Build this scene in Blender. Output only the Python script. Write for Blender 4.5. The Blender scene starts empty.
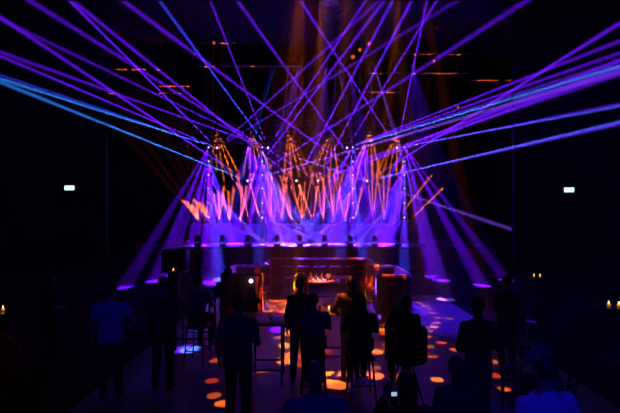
import bpy, bmesh, math, random
from mathutils import Vector, Matrix, Euler
S = bpy.context.scene
COL = S.collection
S.view_settings.view_transform = 'Standard'; S.view_settings.look = 'None'
S.view_settings.gamma = 1; S.view_settings.exposure = 0
PI = math.pi; R = math.radians
rng = random.Random(7)
HZ, CH, F = 215.0, 2.9, 413.0          # horizon row, camera height, focal length in pixels

def P(px, py, Y):
    "point of the place seen at a pixel, at depth Y"
    return Vector(((px-310)/F*Y, Y, CH-(py-HZ)/F*Y))

# ------------------------------------------------------------------ helpers
def tag(o, label=None, cat=None, group=None, kind=None):
    if label: o['label'] = label
    if cat: o['category'] = cat
    if group: o['group'] = group
    if kind: o['kind'] = kind
    return o

def thing(name, loc, rz, label, cat, group=None):
    o = bpy.data.objects.new(name, None); COL.objects.link(o)
    o.location = loc; o.rotation_euler = (0, 0, rz); o.empty_display_size = .1
    return tag(o, label, cat, group)

def kids(o): return [c for c in ALLCH.get(o.name, [])]
ALLCH = {}
def set_parent(c, p):
    c.parent = p; ALLCH.setdefault(p.name, []).append(c)

def copy_tree(o, parent=None):
    c = o.copy(); COL.objects.link(c)
    if parent: set_parent(c, parent)
    for ch in list(ALLCH.get(o.name, [])): copy_tree(ch, c)
    return c

def dup(o, loc, rz, label=None, group=None):
    c = copy_tree(o); c.location = loc; c.rotation_euler = (0, 0, rz)
    if label: c['label'] = label
    if group: c['group'] = group
    return c

class MB:
    def __init__(s): s.b = bmesh.new()
    def _xf(s, vs, m): bmesh.ops.transform(s.b, matrix=m, verts=vs)
    def box(s, c, d, rot=(0, 0, 0), bev=0):
        r = bmesh.ops.create_cube(s.b, size=1)['verts']
        s._xf(r, Matrix.Translation(c) @ Euler(rot).to_matrix().to_4x4() @ Matrix.Diagonal((*d, 1)))
        if bev:
            es = list({e for v in r for e in v.link_edges})
            bmesh.ops.bevel(s.b, geom=es, offset=bev, segments=3, affect='EDGES', profile=.5)
        return s
    def ell(s, c, d, rot=(0, 0, 0), u=18, v=12):
        if not hasattr(d, '__len__'): d = (d, d, d)
        m = Matrix.Translation(c) @ Euler(rot).to_matrix().to_4x4() @ Matrix.Diagonal((*d, 1))
        nv = s.b.verts.new; nf = s.b.faces.new
        rows = [[nv(m @ Vector((0, 0, -1)))]]
        for i in range(1, v):
            z = -math.cos(PI*i/v); q = math.sin(PI*i/v)
            rows.append([nv(m @ Vector((q*math.cos(2*PI*j/u), q*math.sin(2*PI*j/u), z))) for j in range(u)])
        rows.append([nv(m @ Vector((0, 0, 1)))])
        for j in range(u):
            k = (j+1) % u
            nf((rows[0][0], rows[1][k], rows[1][j])); nf((rows[-1][0], rows[-2][j], rows[-2][k]))
            for i in range(1, v-1): nf((rows[i][j], rows[i][k], rows[i+1][k], rows[i+1][j]))
        return s
    def cone(s, p0, p1, r0, r1=None, n=12):
        p0, p1 = Vector(p0), Vector(p1); r1 = r0 if r1 is None else r1
        d = p1-p0
        if d.length < 1e-6: return s
        r = bmesh.ops.create_cone(s.b, cap_ends=True, segments=n, radius1=r0, radius2=r1, depth=d.length)['verts']
        s._xf(r, Matrix.Translation((p0+p1)/2) @ d.to_track_quat('Z', 'Y').to_matrix().to_4x4())
        return s
    def cap(s, p0, p1, r0, r1=None):
        r1 = r0 if r1 is None else r1
        return s.cone(p0, p1, r0, r1).ell(p0, r0, u=12, v=8).ell(p1, r1, u=12, v=8)
    def loft(s, rings, n=20):
        "rings: (centre, rx, ry) horizontal ellipses"
        prev = None; first = None
        for c, rx, ry in rings:
            vs = [s.b.verts.new((c[0]+rx*math.cos(2*PI*i/n), c[1]+ry*math.sin(2*PI*i/n), c[2])) for i in range(n)]
            if prev:
                for i in range(n): s.b.faces.new((prev[i], prev[(i+1) % n], vs[(i+1) % n], vs[i]))
            else: first = vs
            prev = vs
        s.b.faces.new(list(reversed(first))); s.b.faces.new(prev)
        return s
    def lathe(s, prof, c=(0, 0, 0), n=20):
        return s.loft([((c[0], c[1], c[2]+z), max(r, .0005), max(r, .0005)) for r, z in prof], n)
    def sweep(s, pts, sec, closed=False):
        "pts: (x, y) plan path; sec: (offset along left normal, z) outline"
        rings = []; n = len(pts)
        for i, p in enumerate(pts):
            a = Vector(pts[max(i-1, 0)]); b = Vector(pts[min(i+1, n-1)])
            t = (b-a).normalized(); nn = Vector((-t.y, t.x))
            rings.append([s.b.verts.new((p[0]+nn.x*u, p[1]+nn.y*u, z)) for u, z in sec])
        m = len(sec)
        for a, b in zip(rings, rings[1:]):
            for j in range(m): s.b.faces.new((a[j], a[(j+1) % m], b[(j+1) % m], b[j]))
        s.b.faces.new(list(reversed(rings[0]))); s.b.faces.new(rings[-1])
        return s
    def tube(s, pts, r, n=8):
        for a, b in zip(pts, pts[1:]): s.cone(a, b, r, r, n)
        for p in pts[1:-1]: s.ell(p, r*1.0, u=8, v=6)
        return s
    def build(s, name, mat, parent=None, smooth=True, loc=(0, 0, 0), rz=0):
        bmesh.ops.recalc_face_normals(s.b, faces=s.b.faces[:])
        me = bpy.data.meshes.new(name); s.b.to_mesh(me); s.b.free()
        me.materials.append(mat)
        if smooth:
            for p in me.polygons: p.use_smooth = True
            try: me.set_sharp_from_angle(angle=R(38))
            except Exception: pass
        o = bpy.data.objects.new(name, me); COL.objects.link(o)
        o.location = loc; o.rotation_euler = (0, 0, rz)
        if parent: set_parent(o, parent)
        return o
    def fuse(s, name, mat, parent=None, voxel=.012, it=4, post=None):
        "one continuous skin over everything in the mesh"
        bmesh.ops.recalc_face_normals(s.b, faces=s.b.faces[:])
        me = bpy.data.meshes.new(name); s.b.to_mesh(me); s.b.free()
        o = bpy.data.objects.new(name, me); COL.objects.link(o)
        m = o.modifiers.new('r', 'REMESH'); m.mode = 'VOXEL'; m.voxel_size = voxel
        k = o.modifiers.new('s', 'SMOOTH'); k.factor = .5; k.iterations = it
        if parent: set_parent(o, parent)
        FUSE.append((o, mat, post))
        return o

FUSE = []
def finish_fuse():
    "turn every fused skin into plain mesh data"
    dg = bpy.context.evaluated_depsgraph_get()
    news = [bpy.data.meshes.new_from_object(o.evaluated_get(dg)) for o, m, p in FUSE]
    for (o, m, post), new in zip(FUSE, news):
        old = o.data; nm = old.name
        o.modifiers.clear(); o.data = new; bpy.data.meshes.remove(old); new.name = nm
        if post:
            bm = bmesh.new(); bm.from_mesh(new)
            for co, no in post:
                bmesh.ops.bisect_plane(bm, geom=bm.verts[:]+bm.edges[:]+bm.faces[:], plane_co=co, plane_no=no, clear_outer=True)
            bm.to_mesh(new); bm.free()
        new.materials.clear(); new.materials.append(m)
        for p in new.polygons: p.use_smooth = True

def mat(name, col, rough=.6, metal=0, noise=0, scale=8, emit=None, es=0, trans=0, sheen=0, bump=0, spec=.5):
    m = bpy.data.materials.new(name); m.use_nodes = True
    nt = m.node_tree; b = nt.nodes['Principled BSDF']
    b.inputs['Base Color'].default_value = (*col, 1); b.inputs['Roughness'].default_value = rough
    b.inputs['Metallic'].default_value = metal
    b.inputs['Transmission Weight'].default_value = trans
    b.inputs['Sheen Weight'].default_value = sheen
    b.inputs['Specular IOR Level'].default_value = spec
    if noise or bump:
        tc = nt.nodes.new('ShaderNodeTexCoord'); n = nt.nodes.new('ShaderNodeTexNoise')
        n.inputs['Scale'].default_value = scale; n.inputs['Detail'].default_value = 4
        nt.links.new(tc.outputs['Object'], n.inputs['Vector'])
        if noise:
            mx = nt.nodes.new('ShaderNodeMix'); mx.data_type = 'RGBA'
            mx.inputs[6].default_value = (*[c*(1-noise) for c in col], 1)
            mx.inputs[7].default_value = (*[min(1, c*(1+noise)) for c in col], 1)
            nt.links.new(n.outputs['Fac'], mx.inputs[0]); nt.links.new(mx.outputs[2], b.inputs['Base Color'])
        if bump:
            bp = nt.nodes.new('ShaderNodeBump'); bp.inputs['Strength'].default_value = bump
            nt.links.new(n.outputs['Fac'], bp.inputs['Height']); nt.links.new(bp.outputs[0], b.inputs['Normal'])
    if emit:
        b.inputs['Emission Color'].default_value = (*emit, 1); b.inputs['Emission Strength'].default_value = es
        m.cycles.emission_sampling = 'NONE'
    return m

M = dict(
    black=mat('black_metal', (.012, .012, .013), .5, .3, .3, 20),
    paint=mat('black_paint', (.012, .011, .013), .85, 0, .3, 3, bump=.1, spec=.2),
    ceil=mat('ceiling_paint', (.04, .035, .04), .9, 0, .4, 2, bump=.1, spec=.2),
    floor=mat('floor_lit_tone', (.30, .27, .28), .32, 0, .35, 3, bump=.03),  # pale tone kept to the lit middle of the floor
    deck=mat('stage_deck', (.10, .09, .11), .4, 0, .35, 5, bump=.05),
    floor_shade=mat('floor_shade_tone', (.012, .011, .014), .95, 0, .3, 30, bump=.2, spec=.1),  # dark tone stands in for the floor in shade
    pipe=mat('pipe_paint', (.16, .15, .15), .6, .0, .3, 8),
    riser=mat('riser_paint', (.022, .02, .024), .5, 0, .35, 5, bump=.05),
    skirt=mat('skirt_cloth', (.13, .012, .012), .9, 0, .3, 4, sheen=.3),
    drape=mat('backdrop_cloth', (.0006, .0006, .0008), .95, 0, .3, 3, spec=0),
    velvet=mat('red_velvet', (.15, .02, .02), .8, 0, .35, 9, sheen=.5, bump=.1),
    cushion=mat('dark_red_leather', (.10, .02, .02), .45, 0, .3, 12, bump=.05),
    lit_edge=mat('pale_lit_edge', (.75, .7, .72), .35, 0, .2, 20),  # pale tone stands in for light caught on edges and tops
    chair=mat('chair_shell', (.02, .018, .02), .5, 0, .3, 10),
    wood=mat('dark_wood', (.05, .03, .02), .4, 0, .5, 6, bump=.05),
    skin=mat('skin', (.30, .17, .12), .55, 0, .12, 14),
    hair=mat('dark_hair', (.012, .009, .008), .6, 0, .5, 60, bump=.3),
    hair_b=mat('brown_hair', (.03, .018, .01), .6, 0, .5, 60, bump=.3),
    navy=mat('navy_cotton', (.035, .045, .09), .85, 0, .2, 25, sheen=.2, bump=.1),
    white=mat('white_cotton', (.55, .56, .6), .85, 0, .08, 25, sheen=.2, bump=.1),
    bluesh=mat('light_blue_cotton', (.20, .24, .36), .85, 0, .08, 25, sheen=.2, bump=.1),
    blacksh=mat('black_cotton', (.012, .012, .014), .85, 0, .2, 25, bump=.1),
    maroon=mat('maroon_cotton', (.07, .02, .022), .85, 0, .2, 25, bump=.1),
    plum=mat('plum_cotton', (.13, .035, .06), .85, 0, .2, 25, bump=.1),
    trouser=mat('dark_trousers', (.012, .012, .016), .85, 0, .2, 30, bump=.1),
    shoe=mat('shoe_leather', (.01, .01, .01), .4, 0, .2, 10),
    glass=mat('clear_glass', (.9, .92, .95), .03, trans=1),
    amber=mat('amber_bottle_glass', (.45, .16, .03), .08, 0, .2, 9),
    green=mat('green_bottle_glass', (.04, .12, .05), .08, 0, .2, 9),
    label=mat('paper_label', (.6, .55, .45), .7, 0, .15, 12),
    ice=mat('steel_bucket', (.5, .5, .52), .25, 1, .1, 8),
    wax=mat('candle_wax', (.8, .5, .3), .5, 0, .1, 9, emit=(1, .35, .08), es=.6),  # candle glow put into the wax as emission
    flame=mat('candle_flame', (1, .6, .2), .5, emit=(1, .42, .10), es=9),
    lensv=mat('violet_lens', (.3, .2, .6), .2, emit=(.5, .38, 1), es=4.5),
    lenso=mat('amber_lens', (.6, .3, .1), .2, emit=(1, .24, .02), es=6),
    lensc=mat('orange_spot_glow', (.6, .2, .05), .3, emit=(1, .12, .008), es=1.0),  # glow stands for bright orange spots of light
    lensd=mat('dark_lens', (.02, .02, .04), .15),
    exitp=mat('exit_panel', (.8, 1, .9), .4, emit=(.50, 1, .74), es=3.2),
    exitg=mat('exit_green', (.02, .3, .12), .5, emit=(.3, .95, .6), es=1.6),
    screen=mat('phone_screen', (.5, .6, .9), .3, emit=(.42, .62, 1), es=.85),
    lamp=mat('lamp_globe', (.8, .8, 1), .3, emit=(.62, .6, 1), es=4),
    crystal=mat('chandelier_beads', (.75, .7, .85), .12, .6, .2, 30),
    steel=mat('truss_steel', (.012, .012, .014), .6, .2, .2, 10),
)
def pleat(m, freq=9):
    "soft vertical folds"
    return m

# ------------------------------------------------------------------ camera
cam = bpy.data.objects.new('camera', bpy.data.cameras.new('camera')); COL.objects.link(cam)
cam.location = (0, 0, CH); cam.rotation_euler = (R(90), 0, 0)
cam.data.sensor_width = 36; cam.data.lens = 36*F/620
cam.data.shift_y = (HZ-206.5)/620; cam.data.clip_end = 200
S.camera = cam

# ------------------------------------------------------------------ setting
def struct(name, mb, m, smooth=False, kind='structure'):
    o = mb.build(name, m, None, smooth); o['kind'] = kind; return o
struct('floor', MB().box((0, 12, -.1), (32.6, 37, .2)), M['floor_shade'])  # base floor darkened to stand for its unlit parts
struct('lit_floor_panel', MB().box((.55, 8.8, .001), (8.2, 12.2, .010), bev=.002), M['floor'])  # paler panel where the floor is lit
struct('ceiling', MB().box((0, 12, 14.6), (32.6, 37, .2)), M['ceil'])
struct('wall_left', MB().box((-16.15, 12, 7.25), (.3, 37, 14.5)), M['paint'])
struct('wall_right', MB().box((16.15, 12, 7.25), (.3, 37, 14.5)), M['paint'])
struct('wall_back', MB().box((0, 30.65, 7.25), (32.6, .3, 14.5)), M['paint'])
struct('wall_rear', MB().box((0, -6.15, 7.25), (32.6, .3, 14.5)), M['paint'])
for sd, nm in ((-1, 'left'), (1, 'right')):
    struct('wall_wing_'+nm, MB().box((sd*13.2, 21.15, 7.25), (5.6, .3, 14.5)), M['paint'])
struct('trim_1', MB().box((-13.2, 20.96, .1), (5.6, .06, .2)), M['black'])
struct('trim_2', MB().box((13.2, 20.96, .1), (5.6, .06, .2)), M['black'])
# stage
st = struct('stage', MB().box((0, 25.9, .6), (19.6, 7.8, 1.2), bev=.015), M['deck'])
tag(struct('stage_edge', MB().box((0, 21.98, 1.14), (19.6, .06, .12)), M['black']), kind='structure')

def curtain(name, x0, x1, y, z0, z1, m, amp=.05, wl=.28):
    mb = MB(); n = int((x1-x0)/wl*8); b = mb.b; rows = []
    for z in (z0, (z0+z1)/2, z1):
        r = []
        for i in range(n+1):
            x = x0+(x1-x0)*i/n
            r.append(b.verts.new((x, y+amp*math.sin(2*PI*(x-x0)/wl+.8*math.sin(x*1.7))*(1.1-.4*(z-z0)/(z1-z0)), z)))
        rows.append(r)
    for a, c in zip(rows, rows[1:]):
        for i in range(n): b.faces.new((a[i], a[i+1], c[i+1], c[i]))
    o = mb.build(name, m)
    md = o.modifiers.new('thick', 'SOLIDIFY'); md.thickness = .012
    return o
tag(curtain('stage_skirt', -9.8, 9.8, 21.88, .01, 1.10, M['skirt'], .045, .42), 'dark red pleated cloth skirt hanging along the front of the stage', 'curtain')
tag(curtain('backdrop_curtain', -9.9, 9.9, 27.7, 1.21, 13.6, M['drape'], .07, .5), 'tall dark pleated backdrop curtain behind the stage lights', 'curtain')

# ------------------------------------------------------------------ lights
VI = (.14, .003, 1.0); BL = (.05, .05, 1.0); CY = (.03, .24, 1.0); OR = (1.0, .15, .004); CB = (.07, .10, 1.0); LI = (.26, .07, 1.0)
SA = (1.0, .13, .10)
def spot(p, q, deg, e, col, blend=.35, off=.17, rad=.0):
    p, q = Vector(p), Vector(q); d = (q-p).normalized()
    l = bpy.data.lights.new('beam_light', 'SPOT'); l.energy = e; l.color = col
    l.spot_size = R(deg); l.spot_blend = blend; l.shadow_soft_size = rad
    o = bpy.data.objects.new('beam_light', l); COL.objects.link(o)
    o.location = p+d*off; o.rotation_euler = d.to_track_quat('-Z', 'Y').to_euler()
    return o
HAZE = .012
E_BEAM = 6.8e5
def beam(p, q, deg, k, col, **kw):
    "k: relative brightness of the shaft of light"
    return spot(p, q, deg, E_BEAM*k/deg, col, **kw)

def gobo(p, q, deg, e, col, col2, scale, thr=.30, seed=0.0, soft=.05, base=0.0):
    "projector with a glass pattern of round holes"
    o = spot(p, q, deg, e, (1, 1, 1), .25, .2, .0); l = o.data; l.use_nodes = True; nt = l.node_tree
    em = nt.nodes['Emission']
    tc = nt.nodes.new('ShaderNodeTexCoord'); sp = nt.nodes.new('ShaderNodeSeparateXYZ')
    nt.links.new(tc.outputs['Normal'], sp.inputs[0])
    dv = []
    for a in (0, 1):
        d = nt.nodes.new('ShaderNodeMath'); d.operation = 'DIVIDE'
        nt.links.new(sp.outputs[a], d.inputs[0]); nt.links.new(sp.outputs[2], d.inputs[1]); dv.append(d)
    cb = nt.nodes.new('ShaderNodeCombineXYZ'); cb.inputs[2].default_value = seed
    nt.links.new(dv[0].outputs[0], cb.inputs[0]); nt.links.new(dv[1].outputs[0], cb.inputs[1])
    vo = nt.nodes.new('ShaderNodeTexVoronoi'); vo.voronoi_dimensions = '3D'; vo.inputs['Scale'].default_value = scale
    vo.inputs['Randomness'].default_value = .75
    vo.voronoi_dimensions = '2D'
    ad = nt.nodes.new('ShaderNodeVectorMath'); ad.operation = 'ADD'; ad.inputs[1].default_value = (seed, seed*1.7, 0)
    nt.links.new(cb.outputs[0], ad.inputs[0]); nt.links.new(ad.outputs[0], vo.inputs['Vector'])
    rp = nt.nodes.new('ShaderNodeMapRange'); rp.inputs[1].default_value = thr; rp.inputs[2].default_value = thr+soft
    rp.inputs[3].default_value = 1; rp.inputs[4].default_value = base
    nt.links.new(vo.outputs['Distance'], rp.inputs[0])
    # some holes are dimmer, colour differs from hole to hole
    sx = nt.nodes.new('ShaderNodeSeparateXYZ'); nt.links.new(vo.outputs['Color'], sx.inputs[0])
    pw = nt.nodes.new('ShaderNodeMath'); pw.operation = 'POWER'; pw.inputs[1].default_value = 1.6
    nt.links.new(sx.outputs[0], pw.inputs[0])
    mu = nt.nodes.new('ShaderNodeMath'); mu.operation = 'MULTIPLY'
    nt.links.new(rp.outputs[0], mu.inputs[0]); nt.links.new(pw.outputs[0], mu.inputs[1])
    mx = nt.nodes.new('ShaderNodeMix'); mx.data_type = 'RGBA'
    mx.inputs[6].default_value = (*col, 1); mx.inputs[7].default_value = (*col2, 1)
    nt.links.new(sx.outputs[1], mx.inputs[0]); nt.links.new(mx.outputs[2], em.inputs['Color'])
    nt.links.new(mu.outputs[0], em.inputs['Strength'])
    return o

# ---- fixtures
def moving_head(loc, aim, lens, name, label, cat, group, size=1.0, up=1):
    "base, yoke and head with lens; up=1 stands, up=-1 hangs. loc = pivot of the head"
    s = size
    t = thing(name, loc, 0, label, cat, group)
    MB().box((0, 0, -up*.30*s), (.26*s, .26*s, .09*s), bev=.015*s).build('base', M['black'], t)
    y = MB().box((0, 0, -up*.235*s), (.30*s, .09*s, .04*s), bev=.01*s)
    for sx in (-1, 1): y.box((sx*.145*s, 0, -up*.11*s), (.03*s, .08*s, .27*s), bev=.008*s)
    y.build('yoke', M['black'], t)
    d = (Vector(aim)-Vector(loc)).normalized()
    a = -d*.13*s; b = d*.12*s
    h = MB().cone(a, d*.02*s, .085*s, .11*s, 18).cone(d*.02*s, b, .11*s, .095*s, 18).build('head', M['black'], t)
    MB().cone(b*.98, b+d*.012*s, .07*s, .07*s, 18).build('lens', lens, h)
    return t

def truss(x0, x1, y, z, label, w=.35, vertical=False, zz=None):
    t = thing('truss_tower' if vertical else 'lighting_truss', (x0, y, z), 0, label, 'truss')
    L = (zz-z) if vertical else (x1-x0)
    pt = (lambda u, a, b: (a, b, u)) if vertical else (lambda u, a, b: (u, a, b))
    h = w/2; cs = ((-h, -h), (h, -h), (h, h), (-h, h))
    for a, b in cs: MB().cone(pt(0, a, b), pt(L, a, b), .024, .024, 8).build('chord', M['steel'], t)
    br = MB(); n = max(2, int(L/.5))
    for i in range(n):
        u0, u1 = L*i/n, L*(i+1)/n
        for j in range(4):
            a, b = cs[j], cs[(j+1) % 4]
            if i % 2: a, b = b, a
            br.cone(pt(u0, *a), pt(u1, *b), .011, .011, 6)
    for u in (0, L):
        for j in range(4): br.cone(pt(u, *cs[j]), pt(u, *cs[(j+1) % 4]), .015, .015, 6)
    br.build('bracing', M['steel'], t)
    return t
def hang(t, xs, dz0, dz1):
    for x in xs: MB().cone((x, 0, dz0), (x, 0, dz1), .008, .008, 6).build('hanging_cable', M['steel'], t)
UT = truss(-7.6, 7.6, 24.3, 7.32, 'long horizontal truss over the stage front carrying the violet projectors'); hang(UT, (1, 7.6, 14.2), .17, 7.18)
RT = truss(-7.6, 7.6, 27.0, 8.95, 'rear horizontal truss high above the stage carrying the amber spotlights'); hang(RT, (1, 7.6, 14.2), .17, 5.55)
for yy, zz, lb in ((14.5, 12.6, 'ceiling truss over the dance floor nearest the seating'), (18.5, 12.8, 'ceiling truss midway between seating and stage')):
    q = truss(-11, 11, yy, zz, lb, .4); hang(q, (2, 11, 20), .2, 14.5-zz)

# ---- the violet projectors (upper and lower row) and their long shafts
UP = {'a': (217, 148), 'c': (268, 148), 'g': (347, 148), 'i': (397, 148)}
LO = {'b': (247.5, 181), 'd': (296.5, 181), 'e': (318, 181), 'h': (367, 181)}
ORG = {}
words = {'a': 'leftmost of the upper row', 'c': 'second of the upper row', 'g': 'third of the upper row', 'i': 'rightmost of the upper row',
         'b': 'leftmost of the lower row', 'd': 'second of the lower row', 'e': 'third of the lower row', 'h': 'rightmost of the lower row'}
YF = 23.9
for k, (x, y) in {**UP, **LO}.items():
    p = P(x, y, YF); ORG[k] = p
    t = moving_head(p, P(x, y-8, YF-3), M['lensv'], 'beam_projector', 'bright violet beam projector hanging above the stage, '+words[k], 'stage light', 'violet beam projectors', .8, 1)
    ztop = 7.32-.17
    MB().cone((0, .24, -.29), (0, .24, ztop-p.z), .018, .018, 8).build('drop_pole', M['black'], t)
    MB().box((0, .14, -.27), (.06, .28, .04)).build('bracket', M['black'], t)
    MB().box((0, .3, ztop-p.z), (.08, .3, .05)).build('clamp', M['black'], t)

# each entry: origin, pixel it passes through, depth there, width in degrees, brightness, colour
SH = [
 ('a', 69, 0, 19.5, .85, 1.2, VI), ('a', 380, 0, 20.5, 1.3, .9, VI), ('a', 458, 0, 20.5, .7, .45, VI), ('a', 98, 110, 20, .7, .9, CY), ('a', 0, 75, 18, .8, .5, BL), ('a', 0, 56, 18.2, .7, .8, VI),
 ('b', 0, 17, 18.3, .8, .8, VI), ('b', 385, 0, 20, 1.1, 1.0, VI), ('b', 0, 82, 18, .55, .5, CY), ('b', 410, 76, 20, .6, .5, VI), ('b', 360, 148, 22, .6, .5, LI),
 ('c', 159, 0, 20, 1.7, 1.0, BL), ('c', 210, 0, 20.5, 1.4, .8, VI), ('c', 366, 0, 20, 1.1, 1.1, VI), ('c', 0, 52, 18.3, .7, .7, VI), ('c', 27, 32, 18.5, .7, .5, VI), ('c', 367, 181, 23, .6, .5, LI),
 ('d', 72, 0, 19.5, .8, .8, VI), ('d', 393, 0, 20, 1.2, 1.1, VI), ('d', 620, 74, 18.3, .6, .5, VI),
 ('e', 412, 0, 20.5, .9, 1.0, VI), ('e', 37, 5, 19, .6, .5, VI), ('e', 620, 69, 18.3, .7, .7, VI), ('e', 620, 60, 18.2, .6, .5, VI),
 ('g', 437, 0, 20.5, .9, 1.0, VI), ('g', 620, 41, 18.4, .7, .8, VI), ('g', 620, 53, 18.2, .7, .8, VI), ('g', 620, 61, 18.4, .8, .8, VI), ('g', 520, 96, 20, .6, .8, CY),
 ('h', 122, 0, 20, .8, .8, VI), ('h', 237, 0, 20, 1.2, .9, VI), ('h', 620, 23, 18.3, .9, 1.1, VI), ('h', 620, 122, 18.3, .6, .7, CB), ('h', 620, 124, 18.4, .7, .4, VI),
 ('i', 300, 0, 20, 1.1, 1.1, VI), ('i', 427, 0, 20.5, 1.0, 1.1, VI), ('i', 620, 106, 18.3, .6, .7, CB), ('i', 620, 104, 18.4, .6, .4, VI), ('i', 620, 66, 18.3, .7, .6, VI),
]
for k, x, y, Y, dg, br, c in SH:
    if k in 'bdeh': br *= 1.35
    beam(ORG[k], P(x, y, Y), dg*.85, br*8.0, c, off=.14, blend=.6)
    beam(ORG[k], P(x, y, Y), 2.0, (.15+br*.5)*(1.5 if k in 'bdeh' else 1), LI if c in (VI, LI) else c, off=.14, blend=1)

# ---- four towers with six heads each
TW = [(208.5, 'left outer'), (262, 'left inner'), (353, 'right inner'), (404.5, 'right outer')]
YT = 24.6
rows = (147, 161, 174.5, 188, 202.5, 217)
rw = ('top', 'second from the top', 'third from the top', 'fourth from the top', 'fifth from the top', 'lowest')
TG = {}
for ti, (tx, tn) in enumerate(TW):
    bx = P(tx, 200, YT).x
    truss(bx, 0, YT+.42, 1.2, tn+' vertical truss tower standing on the stage', .24, True, 7.1)
    for ri, ry in enumerate(rows):
        p = P(tx, ry, YT)
        inward = 1 if ti < 2 else -1
        aim = p+Vector((inward*.35, -1, -.6))
        t = moving_head(p, aim, M['lensv'] , 'moving_head_light', 'small violet moving head, '+rw[ri]+' on the '+tn+' tower', 'stage light', 'violet heads on the stage towers', .55, -1)
        MB().box((0, .24, .165), (.06, .5, .04)).build('bracket', M['black'], t)
        TG[ti, ri] = p
def tb(ti, ri, px, py, Y, dg, k, c): beam(TG[ti, ri], P(px, py, Y), dg, k*1.8, c, off=.12, blend=.8)
# left outer tower
for a in ((0, 132, 275, 17, 4, .9, VI), (0, 160, 270, 18.5, 5, 1.9, VI), (0, 190, 244, 23, 5, 2.5, VI), (1, 172, 262, 20, 4, 1.2, VI), (1, 196, 246, 22.6, 5, 2.6, VI), (1, 214, 300, 17, 7, 2.4, VI),
          (2, 205, 245, 23, 6, 2.8, VI), (2, 246, 243, 23.5, 5, 2.6, VI), (3, 222, 290, 18, 6, 2.2, BL), (3, 262, 243, 24, 5, 2.2, LI), (4, 236, 243, 24, 5, 1.6, VI), (4, 277, 241, 24, 4, 1.4, BL), (5, 232, 243, 24, 8, 1.4, VI), (5, 258, 238, 25, 5, 1.2, LI)):
    tb(0, *a)
for a in ((0, 232, 246, 22.6, 6, 2.6, VI), (0, 258, 300, 17.5, 5, 1.7, BL), (0, 292, 246, 22.6, 5, 2.6, BL), (1, 245, 245, 23, 6, 2.6, VI), (1, 305, 243, 23.5, 5, 2.8, LI), (2, 270, 245, 23, 6, 2.8, VI),
          (2, 320, 243, 24, 5, 2.4, BL), (3, 283, 243, 24, 5, 2.6, LI), (3, 333, 241, 24, 4, 2.0, BL), (4, 300, 243, 24, 5, 2.0, VI), (4, 345, 238, 25, 4, 1.4, BL), (5, 285, 243, 24, 8, 1.6, VI), (5, 315, 240, 24, 5, 1.2, LI)):
    tb(1, *a)
for a in ((0, 300, 246, 22.6, 6, 2.6, VI), (0, 335, 300, 17.5, 5, 1.6, BL), (0, 384, 246, 22.6, 6, 2.4, VI), (1, 318, 245, 23, 5, 2.8, VI), (1, 352, 246, 22.6, 6, 2.6, VI), (2, 296, 243, 23.5, 5, 2.6, BL),
          (2, 368, 295, 18, 6, 2.0, BL), (3, 316, 243, 24, 5, 2.4, LI), (3, 280, 241, 24, 4, 1.8, BL), (4, 322, 243, 24, 5, 2.0, VI), (4, 285, 240, 25, 4, 1.4, BL), (5, 330, 243, 24, 8, 1.6, VI), (5, 300, 240, 24, 5, 1.0, LI)):
    tb(2, *a)
for a in ((0, 490, 300, 16.5, 4, 2.2, VI), (0, 492, 262, 19, 3.6, 1.3, VI), (0, 356, 246, 22.6, 5, 2.4, VI), (0, 444, 290, 18, 5, 2.3, VI), (1, 372, 246, 22.6, 5, 2.4, VI), (1, 428, 262, 20, 5, 2.2, VI), (1, 404, 300, 17.5, 5, 1.8, BL),
          (2, 384, 245, 23, 6, 2.6, VI), (2, 345, 243, 23.5, 5, 2.2, VI), (3, 405, 245, 23, 6, 2.2, VI), (3, 358, 243, 24, 4, 2.0, LI), (4, 378, 243, 24, 5, 1.8, VI), (4, 342, 241, 24, 4, 1.4, BL), (5, 385, 243, 24, 8, 1.2, VI), (5, 365, 240, 25, 5, 1.1, BL)):
    tb(3, *a)

for ti in range(4):
    inw = 1 if ti < 2 else -1
    for ri in range(6):
        for j in range(2):
            c = (BL, LI, VI)[rng.randrange(3)]
            tb(ti, ri, TW[ti][0]+inw*rng.uniform(-8, 75), rng.uniform(238, 246), 23.2, rng.uniform(1.6, 3), rng.uniform(.7, 1.7), c)
    for ri in (1, 3): tb(ti, ri, TW[ti][0]+inw*22, 244, 24.4, 26, 3.2, (.05, .004, 1))
# ---- amber spotlights on the rear truss, fanning down onto the backdrop
for i, x in enumerate((217, 250.5, 288.5, 332, 370, 397)):
    p = P(x, 131, 26.7)
    lean = (6, 6, 9, -8, -4, -7)[i]
    t = moving_head(p, P(x+lean, 170, 27.5), M['lenso'], 'amber_spotlight', ('first', 'second', 'third', 'fourth', 'fifth', 'last')[i]+' amber spotlight from the left on the rear truss', 'stage light', 'amber spotlights on the rear truss', .6, -1)
    MB().box((0, .13, .2), (.06, .3, .05)).build('clamp', M['black'], t)
    MB().cone((0, .25, .2), (0, .25, 8.95-.17-p.z), .015, .015, 8).build('drop_pole', M['black'], t)
    for j in range(5):
        beam(p, P(x+lean+(j-2)*6.5, 169+rng.uniform(-5, 5), 27.6), 4.6, 4.0*rng.uniform(.4, 1.2), OR, off=.11, blend=1)

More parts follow.
